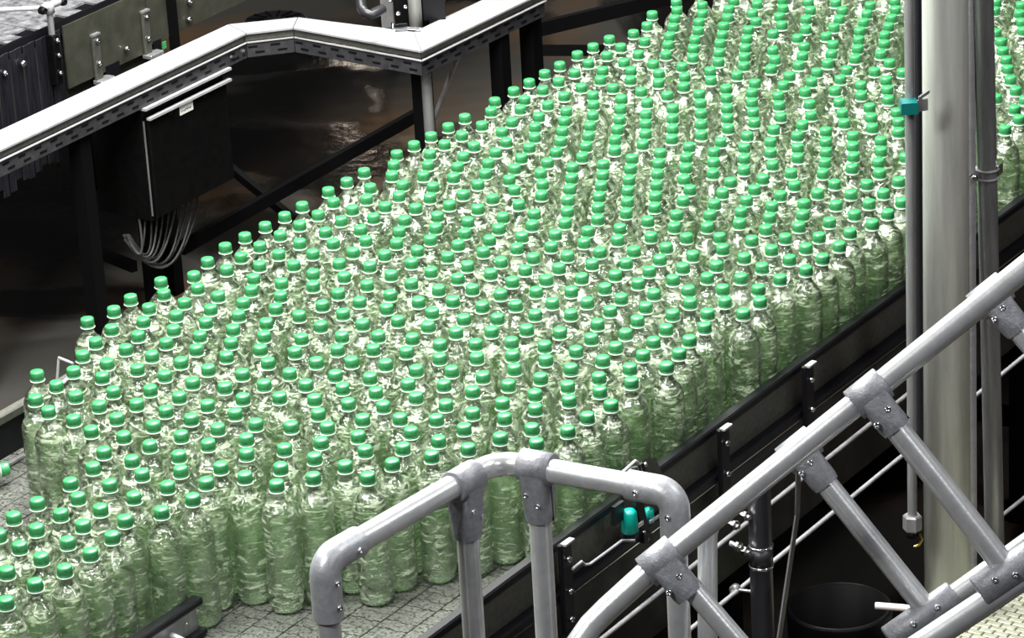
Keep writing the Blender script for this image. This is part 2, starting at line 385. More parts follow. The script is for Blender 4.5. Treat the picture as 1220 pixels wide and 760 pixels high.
# ribbed cap
def cap_vf(n):
    V, F = lathe_raw(CAPP, n); V2 = []
    for (x, y, z) in V:
        r = math.hypot(x, y); a = math.atan2(y, x)
        if .2963 < z < .312: 
            k = round(a/(2*math.pi/n)); q = 1.0 if k % 2 else .965
            x *= q; y *= q
        V2.append((x, y, z))
    return V2, F
cap_me = smooth_mesh('cap', cap_vf(40), M['cap'])
BXY = "-15032,61912,-14257,62252,-15682,62420,-16346,62911,-14168,63070,-15586,63246,-13408,63387,-17004,63402,-14834,63553,-16239,63741,-14077,63876,-15483,64050,-13312,64199,-16887,64230,-14717,64375,-12555,64516,-16139,64553,-13974,64702,-15389,64875,-13215,65021,-14624,65188,-16046,65360,-13872,65520,-11694,65661,-15287,65694,-13108,65827,-14525,66017,-13775,66330,-11615,66479,-13017,66650,-10847,66799,-13671,67146,-12914,67454,-10314,67568,-14330,67650,-13571,67956,-9751,68162,-10980,68222,-10313,68785,-9265,68869,-10832,69409,-9810,69494,-8866,69635,-11352,70033,-10555,70228,-9553,70290,-8646,70416,-7874,70744,-11124,70898,-10093,70921,-9233,71051,-7227,71316,-10672,71573,-8541,71584,-9787,71716,-5398,71781,-3385,71903,-7831,72035,-4597,72060,-6975,72116,-9137,72299,-6125,72311,-10025,72507,-2846,72555,-3901,72582,-5343,72677,-8449,72760,-7590,72830,-1969,72845,-6697,72898,-4600,73104,-1145,73124,389,73195,-9584,73263,-3466,73340,-2614,73364,-8735,73520,-6145,73538,-418,73609,-7679,73638,-1809,73642,-5294,73682,1114,73770,-4473,73929,308,74011,-9412,74070,-3638,74152,-7047,74172,-2437,74213,-1228,74226,-8383,74289,-6188,74352,1587,74467,-301,74680,-7695,74732,-4353,74748,-1859,74834,-9026,74872,-5190,74903,-2693,74992,-6873,75016,-1020,75066,2154,75068,-3550,75074,417,75096,-6009,75144,-9805,75287,-8377,75394,1208,75469,-4580,75530,-332,75536,-1640,75616,-7527,75655,-3082,75748,-6513,75818,1934,75877,434,75919,-9269,75933,-10273,75988,-3902,76007,-2331,76151,-8149,76177,1206,76287,2685,76289,-1011,76303,-4694,76373,-7191,76394,-170,76540,-10915,76558,-3268,76568,-5519,76594,-6377,76652,-8860,76679,1947,76689,-9741,76709,-1675,76770,589,76842,-4049,76919,-2514,76942,-7884,76963,3553,77080,2695,77100,-762,77111,-4921,77248,1317,77283,-11296,77305,-10348,77347,-6833,77360,-5911,77390,-3419,77438,-8600,77468,-11,77475,-9475,77488,-1488,77567,2089,77686,-4240,77708,-2329,77733,-7617,77753,3897,77829,3045,77854,742,77902,-5330,77976,-10870,78054,-6455,78098,-3053,78190,-886,78265,-8310,78283,-35,78290,1478,78319,-1772,78369,-9811,78394,2427,78425,-3869,78467,-7288,78496,-4714,78557,4194,78585,3342,78610,-5873,78701,745,78738,-11400,78764,-9002,78770,-10536,78846,-2561,78862,-7974,79022,1870,79038,-40,79107,-898,79107,-3361,79148,-1760,79192,2707,79212,-9764,79218,-6890,79227,-4225,79248,-5242,79256,4610,79332,3688,79349,1134,79515,-8707,79526,-6090,79533,-2425,79674,-7650,79767,-10405,79793,344,79823,-506,79831,-1366,79904,2058,79912,-3252,79952,3031,79984,-9379,80034,5598,80034,-6822,80051,-4134,80057,-5115,80073,4744,80163,3901,80238,-8410,80282,-6035,80359,-2041,80395,-10155,80578,-7611,80599,1439,80617,-349,80628,2405,80697,-1171,80702,6059,80717,571,80725,-3643,80748,-4666,80787,3278,80807,-9137,80834,-2783,80838,5216,80847,-6817,80890,4369,80908,-8282,81084,-6014,81170,-1939,81241,1865,81324,-9828,81356,115,81398,1012,81407,-7513,81433,-715,81447,2710,81449,-4143,81497,-5219,81526,6094,81528,3528,81609,5226,81659,-3062,81668,4389,81720,-9074,81728,-6722,81771,-1432,81896,-10475,81929,-2279,81980,-8277,82007,-5814,82079,1504,82099,6684,82106,-4666,82121,-243,82167,2346,82179,635,82196,-3744,82204,-7442,82286,5726,82318,3178,82371,4904,82472,4051,82477,-2985,82540,-9869,82548,-6650,82580,-8999,82584,7372,82597,-939,82619,-1781,82693,-8130,82806,-4283,82837,-5726,82886,1794,82925,6308,82930,60,82954,912,82960,2643,83006,3496,83125,-7298,83125,-2462,83211,4349,83232,5192,83243,-9506,83274,-3570,83298,7858,83315,7032,83369,-6480,83373,-1294,83383,-4932,83434,-8684,83474,-469,83570,5919,83665,403,83690,1254,83696,-7852,83724,-5738,83743,2952,83771,2096,83830,-2980,83876,3811,83878,-1969,83935,-4166,83938,4649,84006,7518,84079,8360,84086,6646,84092,-6457,84185,-1043,84186,-4956,84247,-8817,84300,-196,84335,5427,84341,629,84475,1497,84478,3192,84550,-3530,84554,-7997,84577,2325,84609,-2460,84615,4018,84663,7921,84784,6207,84814,7065,84842,-4308,84856,-7181,84875,-1539,84900,-5469,84942,8730,84961,-6343,85030,-627,85093,5415,85153,1106,85189,233,85208,4577,85267,-3155,85289,1956,85332,2818,85382,-2317,85428,3678,85478,9356,85478,-7703,85510,6631,85528,7488,85586,-3970,85599,-5004,85645,-1264,85686,-6852,85713,-5884,85755,8288,85777,-461,85902,5155,85930,380,86009,1242,86022,-2854,86044,5991,86061,4317,86064,2083,86134,9830,86138,-1981,86168,2918,86187,8981,86199,-4501,86296,6799,86346,-3656,86358,-6401,86390,7655,86398,-5367,86452,-7299,86463,-1090,86482,3660,86596,-206,86673,5286,86759,662,86771,1518,86802,6104,86865,-2793,86872,10286,86907,4430,86923,2379,86932,9435,86937,8582,86977,-1840,86979,-5899,87099,-6818,87126,-4723,87141,6931,87147,-3802,87163,7771,87202,3132,87266,-999,87295,-85,87476,5462,87552,3896,87561,743,87579,1610,87609,9894,87619,-2658,87673,6307,87684,9053,87697,10992,87709,-5409,87751,2423,87774,-6320,87812,-1801,87827,8200,87892,7222,87905,-4329,87910,4665,87921,-3478,87976,3206,88075,-732,88200,5730,88325,354,88346,9545,88362,3963,88370,10391,88431,-4947,88437,1658,88443,6583,88455,-5831,88461,-2365,88512,8714,88519,11418,88531,2485,88584,7655,88592,-1476,88604,-4044,88684,4894,88716,-3176,88771,3260,88885,-327,88904,972,88943,6003,89115,9971,89143,-5390,89148,4040,89178,6874,89213,-1993,89234,1736,89283,-4560,89311,-1108,89327,11505,89357,8484,89359,2569,89391,-3682,89412,262,89463,-2821,89502,7646,89520,4796,89522,9289,89629,3332,89694,1023,89753,5587,89841,10033,89953,6429,89968,-702,90033,4116,90036,-1904,90041,1811,90095,-4720,90154,8622,90167,11624,90176,2650,90206,10796,90230,7219,90233,-3594,90244,140,90266,-2723,90313,4894,90371,9428,90512,3413,90543,996,90605,7939,90660,-1353,90673,5668,90681,-4238,90807,10203,90809,-494,90827,6512,90840,4191,90845,1872,90923,-2166,90937,8735,90971,2706,91016,-3015,91089,315,91096,4967,91180,7252,91185,12480,91311,9495,91323,3501,91350,1208,91415,8017,91468,-1235,91486,-3781,91487,5744,91489,10291,91616,-398,91633,4289,91664,2164,91692,6580,91706,11510,91734,-2042,91762,8811,91782,507,91905,-2977,91919,13732,91967,5099,92024,7327,92035,3068,92080,12569,92129,9588,92130,1466,92196,10850,92223,5986,92264,-1069,92292,8094,92397,3854,92426,-177,92463,2300,92522,11600,92543,8900,92623,6742,92629,-1985,92635,10186,92695,743,92697,14222,92710,4669,92733,-2899,92753,3119,92910,5496,92912,12681,92947,7506,93018,10949,93029,1617,93053,-765,93076,9471,93200,8313,93244,127,93251,13437,93259,3976,93265,6264,93312,2403,93349,-1583,93350,11696,93358,-2428,93415,917,93512,10248,93514,4743,93542,14232,93544,7021,93673,3225,93741,12782,93763,5552,93778,10996,93840,1695,93869,8632,93994,-1091,94004,9503,94017,7789,94025,-1955,94074,4030,94076,18,94100,6311,94153,2484,94169,14624,94256,12115,94257,952,94341,10300,94373,4798,94405,7055,94525,13865,94543,3323,94547,5613,94658,1781,94694,-531,94736,-1472,94759,316,94879,4076,94886,10891,94929,8685,94944,9520,94951,6367,94964,7831,94981,2591,95045,15798,95051,12216,95071,14493,95081,1081,95190,4851,95238,7098,95368,12975,95385,10186,95428,3387,95435,-1000,95458,1863,95502,5653,95530,13728,95707,10967,95769,7880,95792,4165,95845,6416,95848,15897,95864,-253,95870,12314,95878,580,95919,2653,95938,9497,95945,8664,96002,14492,96029,1362,96140,7167,96181,13073,96207,3462,96285,10272,96286,5680,96342,15240,96351,4774,96383,13837,96534,11027,96586,6467,96658,8107,96664,15996,96687,12412,96704,-132,96712,720,96724,2676,96749,8922,96824,1850,96839,4051,96843,9756,96913,14561,96952,7319,96988,13176,97031,5287,97052,11572,97188,3277,97295,10795,97426,8350,97454,1259,97469,6094,97470,16102,97491,2368,97500,4588,97511,12513,97523,425,97525,9161,97650,10018,97687,14630,97761,6873,97781,13275,97836,5368,97890,3800,97915,15442,97986,2946,98070,11305,98104,1738,98130,7887,98180,890,98192,6133,98281,16199,98301,12621,98338,4658,98341,8702,98349,9546,98365,14656,98573,7133,98583,16959,98636,10368,98652,3858,98725,15543,98805,5362,98828,2230,98838,3041,98877,1359,98905,11150,98928,8067,98972,6433,99076,16296,99128,12715,99144,8890,99175,4540,99203,9740,99211,7216,99391,14732,99413,17059,99440,13476,99468,3695,99529,10542,99540,1822,99573,5724,99599,2664,99632,8087,99834,11358,99837,6516,99903,16401,99937,12812,99968,4959,99982,9025,100023,9875,100055,4155,100198,7307,100209,3235,100257,17144,100270,14701,100274,13571,100283,15511,100323,10665,100343,5793,100408,2373,100455,11468,100641,6609,100754,16498,100758,12925,100792,8914,100852,9760,100859,5078,100900,3676,100941,7415,101024,17258,101079,2864,101102,13672,101108,15592,101130,10789,101162,5897,101213,4407,101357,8233,101373,14432,101417,11673,101426,6735,101558,16584,101564,9223,101627,10071,101641,5177,101706,3379,101743,7535,101874,17359,101895,13780,101918,15658,101938,10994,101978,6048,102085,4119,102158,8561,102165,11864,102214,14965,102362,6839,102386,16689,102394,13110,102417,10305,102418,5332,102550,9328,102573,7828,102644,17457,102708,15823,102732,13871,102745,11185,102767,4565,102836,6138,102897,8569,102977,12070,102999,15131,103157,7012,103180,16798,103202,10482,103214,13221,103231,5429,103356,9542,103424,7792,103455,17551,103526,11369,103558,6287,103695,16147,103705,8750,103768,12151,103806,14736,103875,4781,103879,7125,103983,10375,104018,13311,104036,5551,104158,15487,104193,9564,104236,8016,104320,17648,104344,14064,104362,16243,104516,6347,104536,12647,104539,8810,104577,14823,104686,11238,104724,7329,104769,16991,104836,13423,104861,5584,104969,15584,105016,12001,105044,17744,105164,14172,105187,16333,105328,12753,105360,9167,105380,14930,105502,7773,105548,17092,105650,13511,105671,9913,105701,6346,105721,15680,105825,12105,105849,8517,105882,17849,105979,14260,105999,10690,106022,7098,106047,16427,106162,12850,106171,15018,106334,11454,106347,7856,106356,17195,106474,13610,106491,10038,106524,8617,106690,17954,106795,14361,106811,7213,106870,12948,106989,9381,107013,11533,107157,7962,107196,17288,107285,13706,107315,15880,107455,12294,107484,18042,107620,14463,107627,10877,107659,7295,107678,16631,107777,13054,107807,9468,107820,18808,107921,15224,107961,11635,107984,17387,108107,10218,108150,15971,108276,12396,108299,8814,108312,18145,108424,14562,108452,10979,108463,16737,108598,13150,108626,9572,108652,18907,108758,8166,108817,13914,108941,10327,108963,16079,109083,12492,109108,8918,109133,18247,109237,16831,109411,13250,109443,9669,109458,15426,109577,11839,109602,17595,109726,14019,109756,10429,109779,16177,109909,12592,109936,9020,109947,18347,110047,14764,110080,11186,110109,16943,110223,13357,110254,9771,110272,19103,110384,15525,110404,11936,110432,14113,110574,10528,110589,16278,110725,12684,110744,18443,110867,14867,110893,11282,110913,17031,111042,13449,111061,9868,111080,19215,111193,15624,111215,12031,111245,17799,111360,14214,111393,10632,111418,16380,111537,12795,111563,18553,111681,14968,111713,11381,111729,17133,111860,13546,111871,19309,112000,15717,112040,12136,112063,17886,112183,14303,112206,10726,112232,16474,112355,12893,112371,18654,112494,15066,112545,11487,112551,13643,112700,19404,112821,15819,112850,17997,112995,14409,113026,16576,113172,12992,113185,18750,113325,11584,113360,13750,113511,19499,113635,15928,113668,12340,113686,18098,113811,14507,113832,13096,114005,19597,114453,18196,114623,18939,114949,19711,115271,18287,115440,19049,115771,19809,116095,18393,116262,19142,116577,19896,116909,18495,117074,19252,117406,20004,117717,18584,117896,19344,118215,20105,118540,18687,118709,19439,119031,20195,119356,18785,119532,19539,119851,20311,120170,18891,120337,19639,120669,20403,120980,18980,121160,19742,121478,20502,121808,19082,121964,19842,122296,20603,122619,19184,122792,19944,123101,20692,123430,19295,123611,20802,124252,19389,124416,20140,124745,20897,125066,20246,125562,20338,126383,21090,126687,21198,127510,22041,128659"
raw = [int(q) for q in BXY.split(',')]
pts = [(raw[i]*1e-4, raw[i+1]*1e-4) for i in range(0, len(raw), 2)]
LBL = {55: 'front bottle nearest left of the left rail post, standing clear on the chain', 61: 'front bottle just left of the one nearest the left rail post', 51: 'bottle at the tip of the black lane guide, foremost of the open front edge', 58: 'front bottle standing directly above the left elbow of the aluminium railing', 56: 'foremost bottle showing its whole base between the left elbow and first rail post', 63: 'bottle just right behind the foremost one, seen under the sloping top rail', 68: 'bottle under the railing, last one left of the first rail post', 82: 'bottle rising behind the straight top rail between second rail post and right elbow', 179: 'outermost bottle at the far left corner, against the black background', 254: 'leftmost bottle of the second step along the dark far edge', 42: 'bottle at the inner corner behind the lane guide, right of the lower left cluster', 39: 'cluster bottle just behind the black lane guide', 36: 'bottle close to the bottom edge, behind the lane guide at the lower left', 33: 'bottle low in the lower left corner, second from the bottom', 30: 'lowest bottle of all, cut off by the lower left picture corner', 140: 'near edge bottle just left of the first gap along the black guard', 209: 'tall dark looking near edge bottle above the middle guard bracket', 123: 'near edge bottle standing left of the bent black sensor bracket', 72: 'bottle in the outermost row against the near black guard, first counted from the front', 92: 'bottle in the outermost row against the near black guard, third counted from the front', 102: 'bottle in the outermost row against the near black guard, fourth counted from the front', 158: 'bottle in the outermost row against the near black guard, seventh counted from the front', 175: 'bottle in the outermost row against the near black guard, eighth counted from the front', 194: 'bottle in the outermost row against the near black guard, ninth counted from the front', 224: 'bottle in the outermost row against the near black guard, eleventh counted from the front', 259: 'bottle in the outermost row against the near black guard, twelfth counted from the front', 274: 'bottle in the outermost row against the near black guard, thirteenth counted from the front', 292: 'bottle in the outermost row against the near black guard, fourteenth counted from the front', 271: 'bottle in the outermost row along the far dark side, second counted from the lower left', 290: 'bottle in the outermost row along the far dark side, third counted from the lower left', 297: 'bottle in the outermost row along the far dark side, fourth counted from the lower left'}
GEN = 'clear pale green plastic bottle with green cap standing in the packed crowd on the conveyor'
for i, (x, y) in enumerate(pts[:300]):
    e = bpy.data.objects.new('bottle', None); e.empty_display_size = .02; col.objects.link(e)
    e.location = (x, y, ZB+.0008); e.rotation_euler = (0, 0, random.uniform(0, 6.28))
    e['label'] = LBL.get(i, GEN); e['category'] = 'bottle'; e['group'] = 'bottles crowded on the conveyor'
    for nm, me in (('bottle_body', body_me), ('neck_ring', neck_me), ('cap', cap_me)):
        o = bpy.data.objects.new(nm, me); col.objects.link(o); o.parent = e
fv = []; ff = []; fm = []
bv, bf = lathe_raw(PROF[1:], 18); cv, cf = lathe_raw(CAPP, 16); nv, nf = lathe_raw(NECK, 12)
for (x, y) in pts[300:]:
    a = random.uniform(0, 6.28); ca, sa = math.cos(a), math.sin(a)
    for (V, F, k) in ((bv, bf, 0), (nv, nf, 2), (cv, cf, 1)):
        o0 = len(fv); fv += [(x+ca*q[0]-sa*q[1], y+sa*q[0]+ca*q[1], ZB+.0008+q[2]) for q in V]
        ff += [tuple(j+o0 for j in f) for f in F]; fm += [k]*len(F)
me = new_mesh('bottle_crowd', fv, ff, [M['bottle'], M['cap'], M['ring']], True, fm)
o = bpy.data.objects.new('bottle_crowd', me); col.objects.link(o)
tag(o, 'mass of clear bottles with green caps filling the far half of the conveyor', 'bottles', 'bottles crowded on the conveyor', 'stuff')
# one bottle lying down at the far guard, its cap pointing into the picture
e = thing('bottle', 'bottle lying on its side at the left picture edge, only its green cap in view', 'bottle', at(-3, 566, ZB+.0405), 'bottles crowded on the conveyor')
e.rotation_euler = (math.radians(90), 0, math.radians(112)); 
hx = Matrix.Rotation(math.radians(112), 3, 'Z') @ Matrix.Rotation(math.radians(90), 3, 'X') @ Vector((0, 0, 1))
e.location = at(6, 559, ZB+.041) - hx*.305
for nm, me in (('bottle_body', body_me), ('neck_ring', neck_me), ('cap', cap_me)):
    o = bpy.data.objects.new(nm, me); col.objects.link(o); o.parent = e

# ================================================================== column, pipes
def ground(p): return Vector((p.x, p.y, 0))
TC = -3.66
c0 = atT(1127, 420, TC); cb = ground(c0)
colm = thing('support_column', 'thick round stainless steel column rising in front of the conveyor at the right', 'column', cb)
b = B(); b.lathe([(.058, .012), (.058, 5.5)], cb, 32); b.make('shaft', 'column', colm)
b = B(); b.lathe([(.10, 0), (.10, .012), (.095, .014)], cb, 28); b.make('base_plate', 'column', colm)
sp = atT(1156.5, 420, TC+.0); 
b = B(); b.tube([ground(sp), Vector((sp.x, sp.y, 2.7)), Vector((sp.x, sp.y, 5.5))], .014, 12); b.make('corner_tube', 'steel', colm)
# conduit right of the column, held by a clamp
q0 = atT(1173, 60, TC+.03); q1 = atT(1186, 690, TC+.03)
dr = (q1-q0).normalized(); q1 = q0 + dr*((q0.z-.0)/-dr.z); qt = q0 - dr*2.2
cond = thing('conduit_pipe', 'round steel conduit clamped along the right side of the thick column', 'pipe', ground(q1))
b = B(); b.tube([q1, (q0+q1)/2, q0, qt], .0245, 20); b.make('pipe', 'conduit', cond)
pc = atT(1176, 206, TC+.03)
pc = q0 + dr*((q0.z-pc.z)/-dr.z)
rv = Vector((1, 0, 0)); fv_ = Vector((0, -1, 0))
for dz in (-.011, .011):
    b = B(); ring = [pc + ZZ*dz + (rv*math.cos(a)+fv_*math.sin(a))*.0275 for a in [i*math.pi/10 for i in range(-2, 13)]]
    b.tube(ring, .003, 6); b.make('clamp_band', 'steel', cond)
b = B(); b.lathe([(.012, -.004), (.012, .012), (.006, .014), (.006, .022)], pc - rv*.036 + fv_*.012, 6, False, fv_); b.make('clamp_nut', 'screw', cond)
b = B(); b.bar(pc-rv*.05+fv_*.01, pc-rv*.025+fv_*.01, ZZ*.012, fv_*.004); b.make('clamp_lug', 'screw', cond)
b = B(); b.bar(pc+rv*.024+fv_*.006, pc+rv*.038+ZZ*.014, ZZ*.012, fv_*.003); b.make('clamp_lug', 'screw', cond)
# thin pipe and dark bar left of the column with a teal clip
g0 = atT(1083.5, 60, TC); g1 = atT(1087, 622, TC); dd = (g1-g0).normalized(); gt = g0 - dd*2.2
tp = thing('drop_pipe', 'thin steel pipe hanging left of the thick column, ending in a hex coupling', 'pipe', g1)
b = B(); b.tube([g1, (g1+g0)/2, g0, gt], .0115, 14); b.make('pipe', 'conduit', tp)
b = B(); b.lathe([(.020, -.022), (.0235, -.018), (.0235, .016), (.020, .020)], g1, 6, False, -dd); b.make('hex_nut', 'conduit', tp)
b = B(); b.lathe([(.012, 0), (.017, .005), (.017, .016), (.009, .02)], g1+dd*.022, 10, True, dd); b.make('outlet', 'blackmetal', tp)
b = B(); b.tube([g1+dd*.026+rv*.016+fv_*.01, g1+dd*.042+rv*.022+fv_*.012, g1+dd*.056+rv*.014+fv_*.012, g1+dd*.060+rv*.002+fv_*.012], .0035, 8); b.make('brass_clip', 'brass', tp)
h0 = atT(1092, 20, TC-.01); h1 = atT(1094.5, 540, TC-.01)
dh = (h1-h0).normalized()
b = B(); b.tube([h1, (h0+h1)/2, h0, h0-dh*2.2], .0125, 12); tag(b.make('dark_pipe', 'pvc'), 'dark narrow pipe close behind the thin steel pipe by the column', 'pipe')
kc = atT(1083, 127, TC+.012)
clip = thing('pipe_clip', 'dark teal plastic clip holding the thin pipe to the column', 'clip', kc)
b = B(); h = []
for sx in (-1, 1):
    for sz in (-1, 1):
        for dx, dz in ((.018, .014), (.020, .011)): h += [kc+rv*sx*dx+ZZ*sz*dz+fv_*.018, kc+rv*sx*dx+ZZ*sz*dz-fv_*.022]
b.hull(h); b.make('clip_body', 'darkteal', clip)
b = B(); b.bar(kc+rv*.018, kc+rv*.045-fv_*.01, ZZ*.014, fv_*.003); b.bar(kc+rv*.022+ZZ*.018, kc+rv*.05+ZZ*.028-fv_*.02, ZZ*.004, fv_*.004); b.make('strap', 'conduit', clip)

# ================================================================== tubular handrails
RR = .021
def fit_sleeve(parent, a, b_, r=.0262, name='sleeve', m='fitting'):
    bb = B(); d = (b_-a).normalized(); bb.lathe([(r-.003, 0), (r, .0025), (r, (b_-a).length-.0025), (r-.003, (b_-a).length)], a, 24, True, d); return bb.make(name, m, parent)
def fit_tee(parent, c, along, down, L1=.075, D=.095, r=.0265, off=0, screws=None, wide=1.0):
    """clamshell tee: sleeve on the rail, tapering web, socket on the post"""
    along = along.normalized(); down = (down-along*down.dot(along)*0).normalized(); bb = B(); pts_ = []
    nrm = along.cross(down).normalized()
    d2 = down - along*down.dot(along); d2.normalize()
    for e_ in (-L1/2, L1/2):
        for i in range(20):
            a = 2*math.pi*i/20; pts_.append(c+along*e_+(nrm*math.cos(a)+d2*math.sin(a))*r)
    e1 = down.cross(nrm).normalized()
    for dd_ in (D*.86, D):
        rr = r if dd_ < D else r-.002
        for i in range(20):
            a = 2*math.pi*i/20; pts_.append(c+down*dd_+(nrm*math.cos(a)+e1*math.sin(a))*rr*wide)
    bb.hull(pts_, False); bb.lathe([(r-.001, -L1*.66), (r+.0018, -L1*.64), (r+.0018, L1*.64), (r-.001, L1*.66)], c, 24, True, along); o = bb.make('tee_fitting', 'fitting', parent)
    side = nrm if nrm.dot(FW) < 0 else -nrm
    b2 = B(); b2.bar(c+down*(r*.95)+e1*(r*.9), c+down*(D*.98)+e1*(r*.98), nrm*.0012, e1*.0015); b2.make('seam', 'black', o)
    for (k, q) in (screws or ((.45, -.35), (.62, .35))):
        screw(o, c+down*(D*k)+e1*(r*q*1.2)+side*(r*.97), side, .0055, .0035)
    return o
ZR = 2.05
a_ = at(386, 668, ZR); c_ = at(592, 549, ZR); d_ = at(803, 587, ZR)
railA = thing('guard_railing', 'low bare aluminium railing bent round a corner in front of the nearest bottles', 'railing', ground((a_+d_)/2))
top = arc(a_ + (c_-a_)*.0, c_, d_, .05)
p1 = at(553, 573, ZR); p2 = at(640, 556, ZR)
b = B(); b.tube([a_+(c_-a_).normalized()*.03] + arc(a_, c_, d_, .055, 10) + [d_+(c_-d_).normalized()*.03], RR, 20); b.make('top_rail', 'alu', railA)
def post(parent, top_, zb=.0, r=RR*.93, m='alu'):
    bb = B(); bb.tube([Vector((top_.x, top_.y, zb)), Vector((top_.x, top_.y, (top_.z+zb)/2)), top_], r, 20); return bb.make('post', m, parent)
for P_ in (a_, p1, p2, d_): post(railA, P_-ZZ*.03)
for P_ in (a_, p1, p2, d_):
    bb = B(); bb.lathe([(.05, 0), (.05, .006), (.027, .008), (.027, .03)], ground(P_), 20); bb.make('foot_flange', 'fitting', railA)
def elbow(parent, c, d1, d2, L1, L2, r=.0262):
    pts_ = [c+d1*L1] + arc(c+d1*L1, c, c+d2*L2, .03, 8) + [c+d2*L2]
    bb = B(); bb.tube(pts_, r, 24); o = bb.make('elbow_fitting', 'fitting2', parent); return o
M['fitting2'] = mat('bright_cast_fitting', (.36, .37, .40), .42, .4, base2=(.46, .47, .49), nscale=90, bump=.15, bscale=260)
for (c, nxt, L1) in ((a_, c_, .085), (d_, c_, .085)):
    o = elbow(railA, c, (nxt-c).normalized(), -ZZ, L1, .105)
    dn = (nxt-c).normalized(); cs = (-FW - dn*(-FW).dot(dn)); side = (dn.cross(ZZ)).normalized(); side = side if side.dot(FW) < 0 else -side
    for P_ in (c+dn*.06, c-ZZ*.035+dn*.0, c-ZZ*.08): screw(o, P_+side*.0262*.99, side, .0058, .004)
fit_tee(railA, p1, (c_-a_), -ZZ, .046, .105)
fit_tee(railA, p2, (d_-c_), -ZZ, .046, .100)

# big sloping stair rails, seen side-on
def Pz(x, y, zc): return atZc(x, y, zc)
ZF, ZK = 5.85, 6.12
rb0 = Pz(792, 664, ZF); rb1 = Pz(1035, 469, ZF); rb2 = Pz(1260, 288, ZF); rbm = Pz(730, 718, ZF); rbe = Pz(690, 764, ZF-.01); rbd = Pz(676, 830, ZF-.02)
stair = thing('stair_handrail', 'large sloping aluminium stair handrail with slanting struts, nearest the camera', 'handrail', ground(rb0))
b = B()
b.tube([rbd, Pz(679, 795, ZF-.015), Pz(688, 768, ZF-.01), Pz(704, 745, ZF), Pz(724, 725, ZF)] + [rb0+(rbm-rb0)*.3, rb0, rb1, rb2], .0205, 24); b.make('top_rail', 'alu', stair)
# front lower rail
f0 = Pz(1060, 793, ZF); f1 = Pz(1196, 703, ZF); f2 = Pz(1280, 645, ZF)
b = B(); b.tube([f0, f1, f2], .0215, 24); b.make('lower_rail', 'alu', stair)
down0 = Pz(905, 795, ZF); s2b = Pz(1197, 672, ZF)
b = B(); b.tube([rb0+(down0-rb0)*.1, (rb0+down0)/2, down0], .018, 20); b.make('strut', 'alu', stair)
b = B(); b.tube([rb1, (rb1+s2b)/2, Pz(1204, 684, ZF)], .0205, 20); b.make('strut', 'alu', stair)
fit_tee(stair, Pz(787, 668, ZF), rb1-rb0, down0-rb0, .048, .074, .0265, screws=((.5, .2), (.62, -.75)))
fit_tee(stair, rb1, rb2-rb1, s2b-rb1, .048, .074, .0265, screws=((.5, .2), (.62, -.75)))
cc = Pz(1203, 681, ZF); al = (f2-f0).normalized()
o = fit_sleeve(stair, cc-al*.062+FW*-.004, cc+al*.07+FW*-.004, .0285, 'tee_fitting')
for q in (-.035, .005, .035): screw(o, cc+al*q-FW*.0325+(RT*.0+UP*(.008 if q < 0 else -.006)), -FW, .0055, .004)
# rear stair rails
rear = thing('stair_handrail', 'rear sloping aluminium handrail mostly hidden behind the nearest one, bending down beside the black downpipe', 'handrail', ground(Pz(900, 600, ZK)))
e_a = Pz(843, 790, ZK); e_b = Pz(843, 668, ZK); e_d = Pz(952, 536, ZK); e_e = Pz(1180, 353, ZK); e_f = Pz(1280, 273, ZK)
ar = arc(e_a, Pz(843, 624, ZK), e_d, .05, 8)
b = B(); b.tube([Vector((e_b.x, e_b.y, .0)), e_a] + ar + [e_d, e_e, e_f], .0170, 20); b.make('top_rail', 'alu', rear)
k0 = Pz(1060, 763, ZK); k1 = Pz(1120, 722, ZK); k2 = Pz(1280, 608, ZK)
b = B(); b.tube([k0, k1, k2], .0195, 20); b.make('lower_rail', 'alu', rear)
s1b = Pz(1105, 727, ZK)
b = B(); b.tube([e_d, (e_d+s1b)/2, s1b], .0195, 20); b.make('strut', 'alu', rear)
s3 = Pz(1180, 353, ZK); s3b = Pz(1180+120, 353+144, ZK)
b = B(); b.tube([s3, (s3+s3b)/2, s3b], .0195, 20); b.make('strut', 'alu', rear)
fit_tee(rear, e_d, e_e-e_d, s1b-e_d, .050, .076, .0255, screws=((.35, .0), (.42, -.75)))
fit_tee(rear, s3, e_e-e_d, s3b-s3, .050, .076, .0255, screws=((.35, .0), (.42, -.75)))
cc = Pz(1104, 732, ZK); al = (k2-k0).normalized()
o = fit_sleeve(rear, cc-al*.078, cc+al*.06, .0265, 'tee_fitting')
for q in (-.032, .018): screw(o, cc+al*q-FW*.027+UP*.004, -FW, .0055, .004)

# ================================================================== dark things low right
dp0 = atT(904, 574, -3.78); dp = thing('downpipe', 'black plastic downpipe with a shiny clamp band standing below the handrail', 'pipe', ground(dp0))
b = B(); b.tube([ground(dp0), Vector((dp0.x, dp0.y, .45)), dp0], .027, 20); b.make('pipe', 'pvc', dp)
for y_, m_ in ((650, 'screw'), (674, 'screw')):
    pz = atT(906, y_, -3.78).z; b = B(); b.lathe([(.0285, -.003), (.0295, -.002), (.0295, .002), (.0285, .003)], Vector((dp0.x, dp0.y, pz)), 24); b.make('clamp_band', m_, dp)
zz0, zz1 = atT(906, 672, -3.78).z, atT(906, 652, -3.78).z
b = B(); b.lathe([(.0285, 0), (.0285, zz1-zz0)], Vector((dp0.x, dp0.y, zz0)), 20); b.make('socket', 'pvc', dp)
b = B(); b.bar(atT(951, 560, -3.72), atT(950, 612, -3.72), VV*.002, UU*.010); b.bar(atT(950, 612, -3.72), atT(937, 700, -3.70), VV*.002, UU*.010); b.bar(atT(937, 700, -3.70), atT(924, 790, -3.68), VV*.002, UU*.010)
tag(b.make('flat_strap', 'cable'), 'grey flat strap hanging from the handrail beside the black downpipe', 'strap')
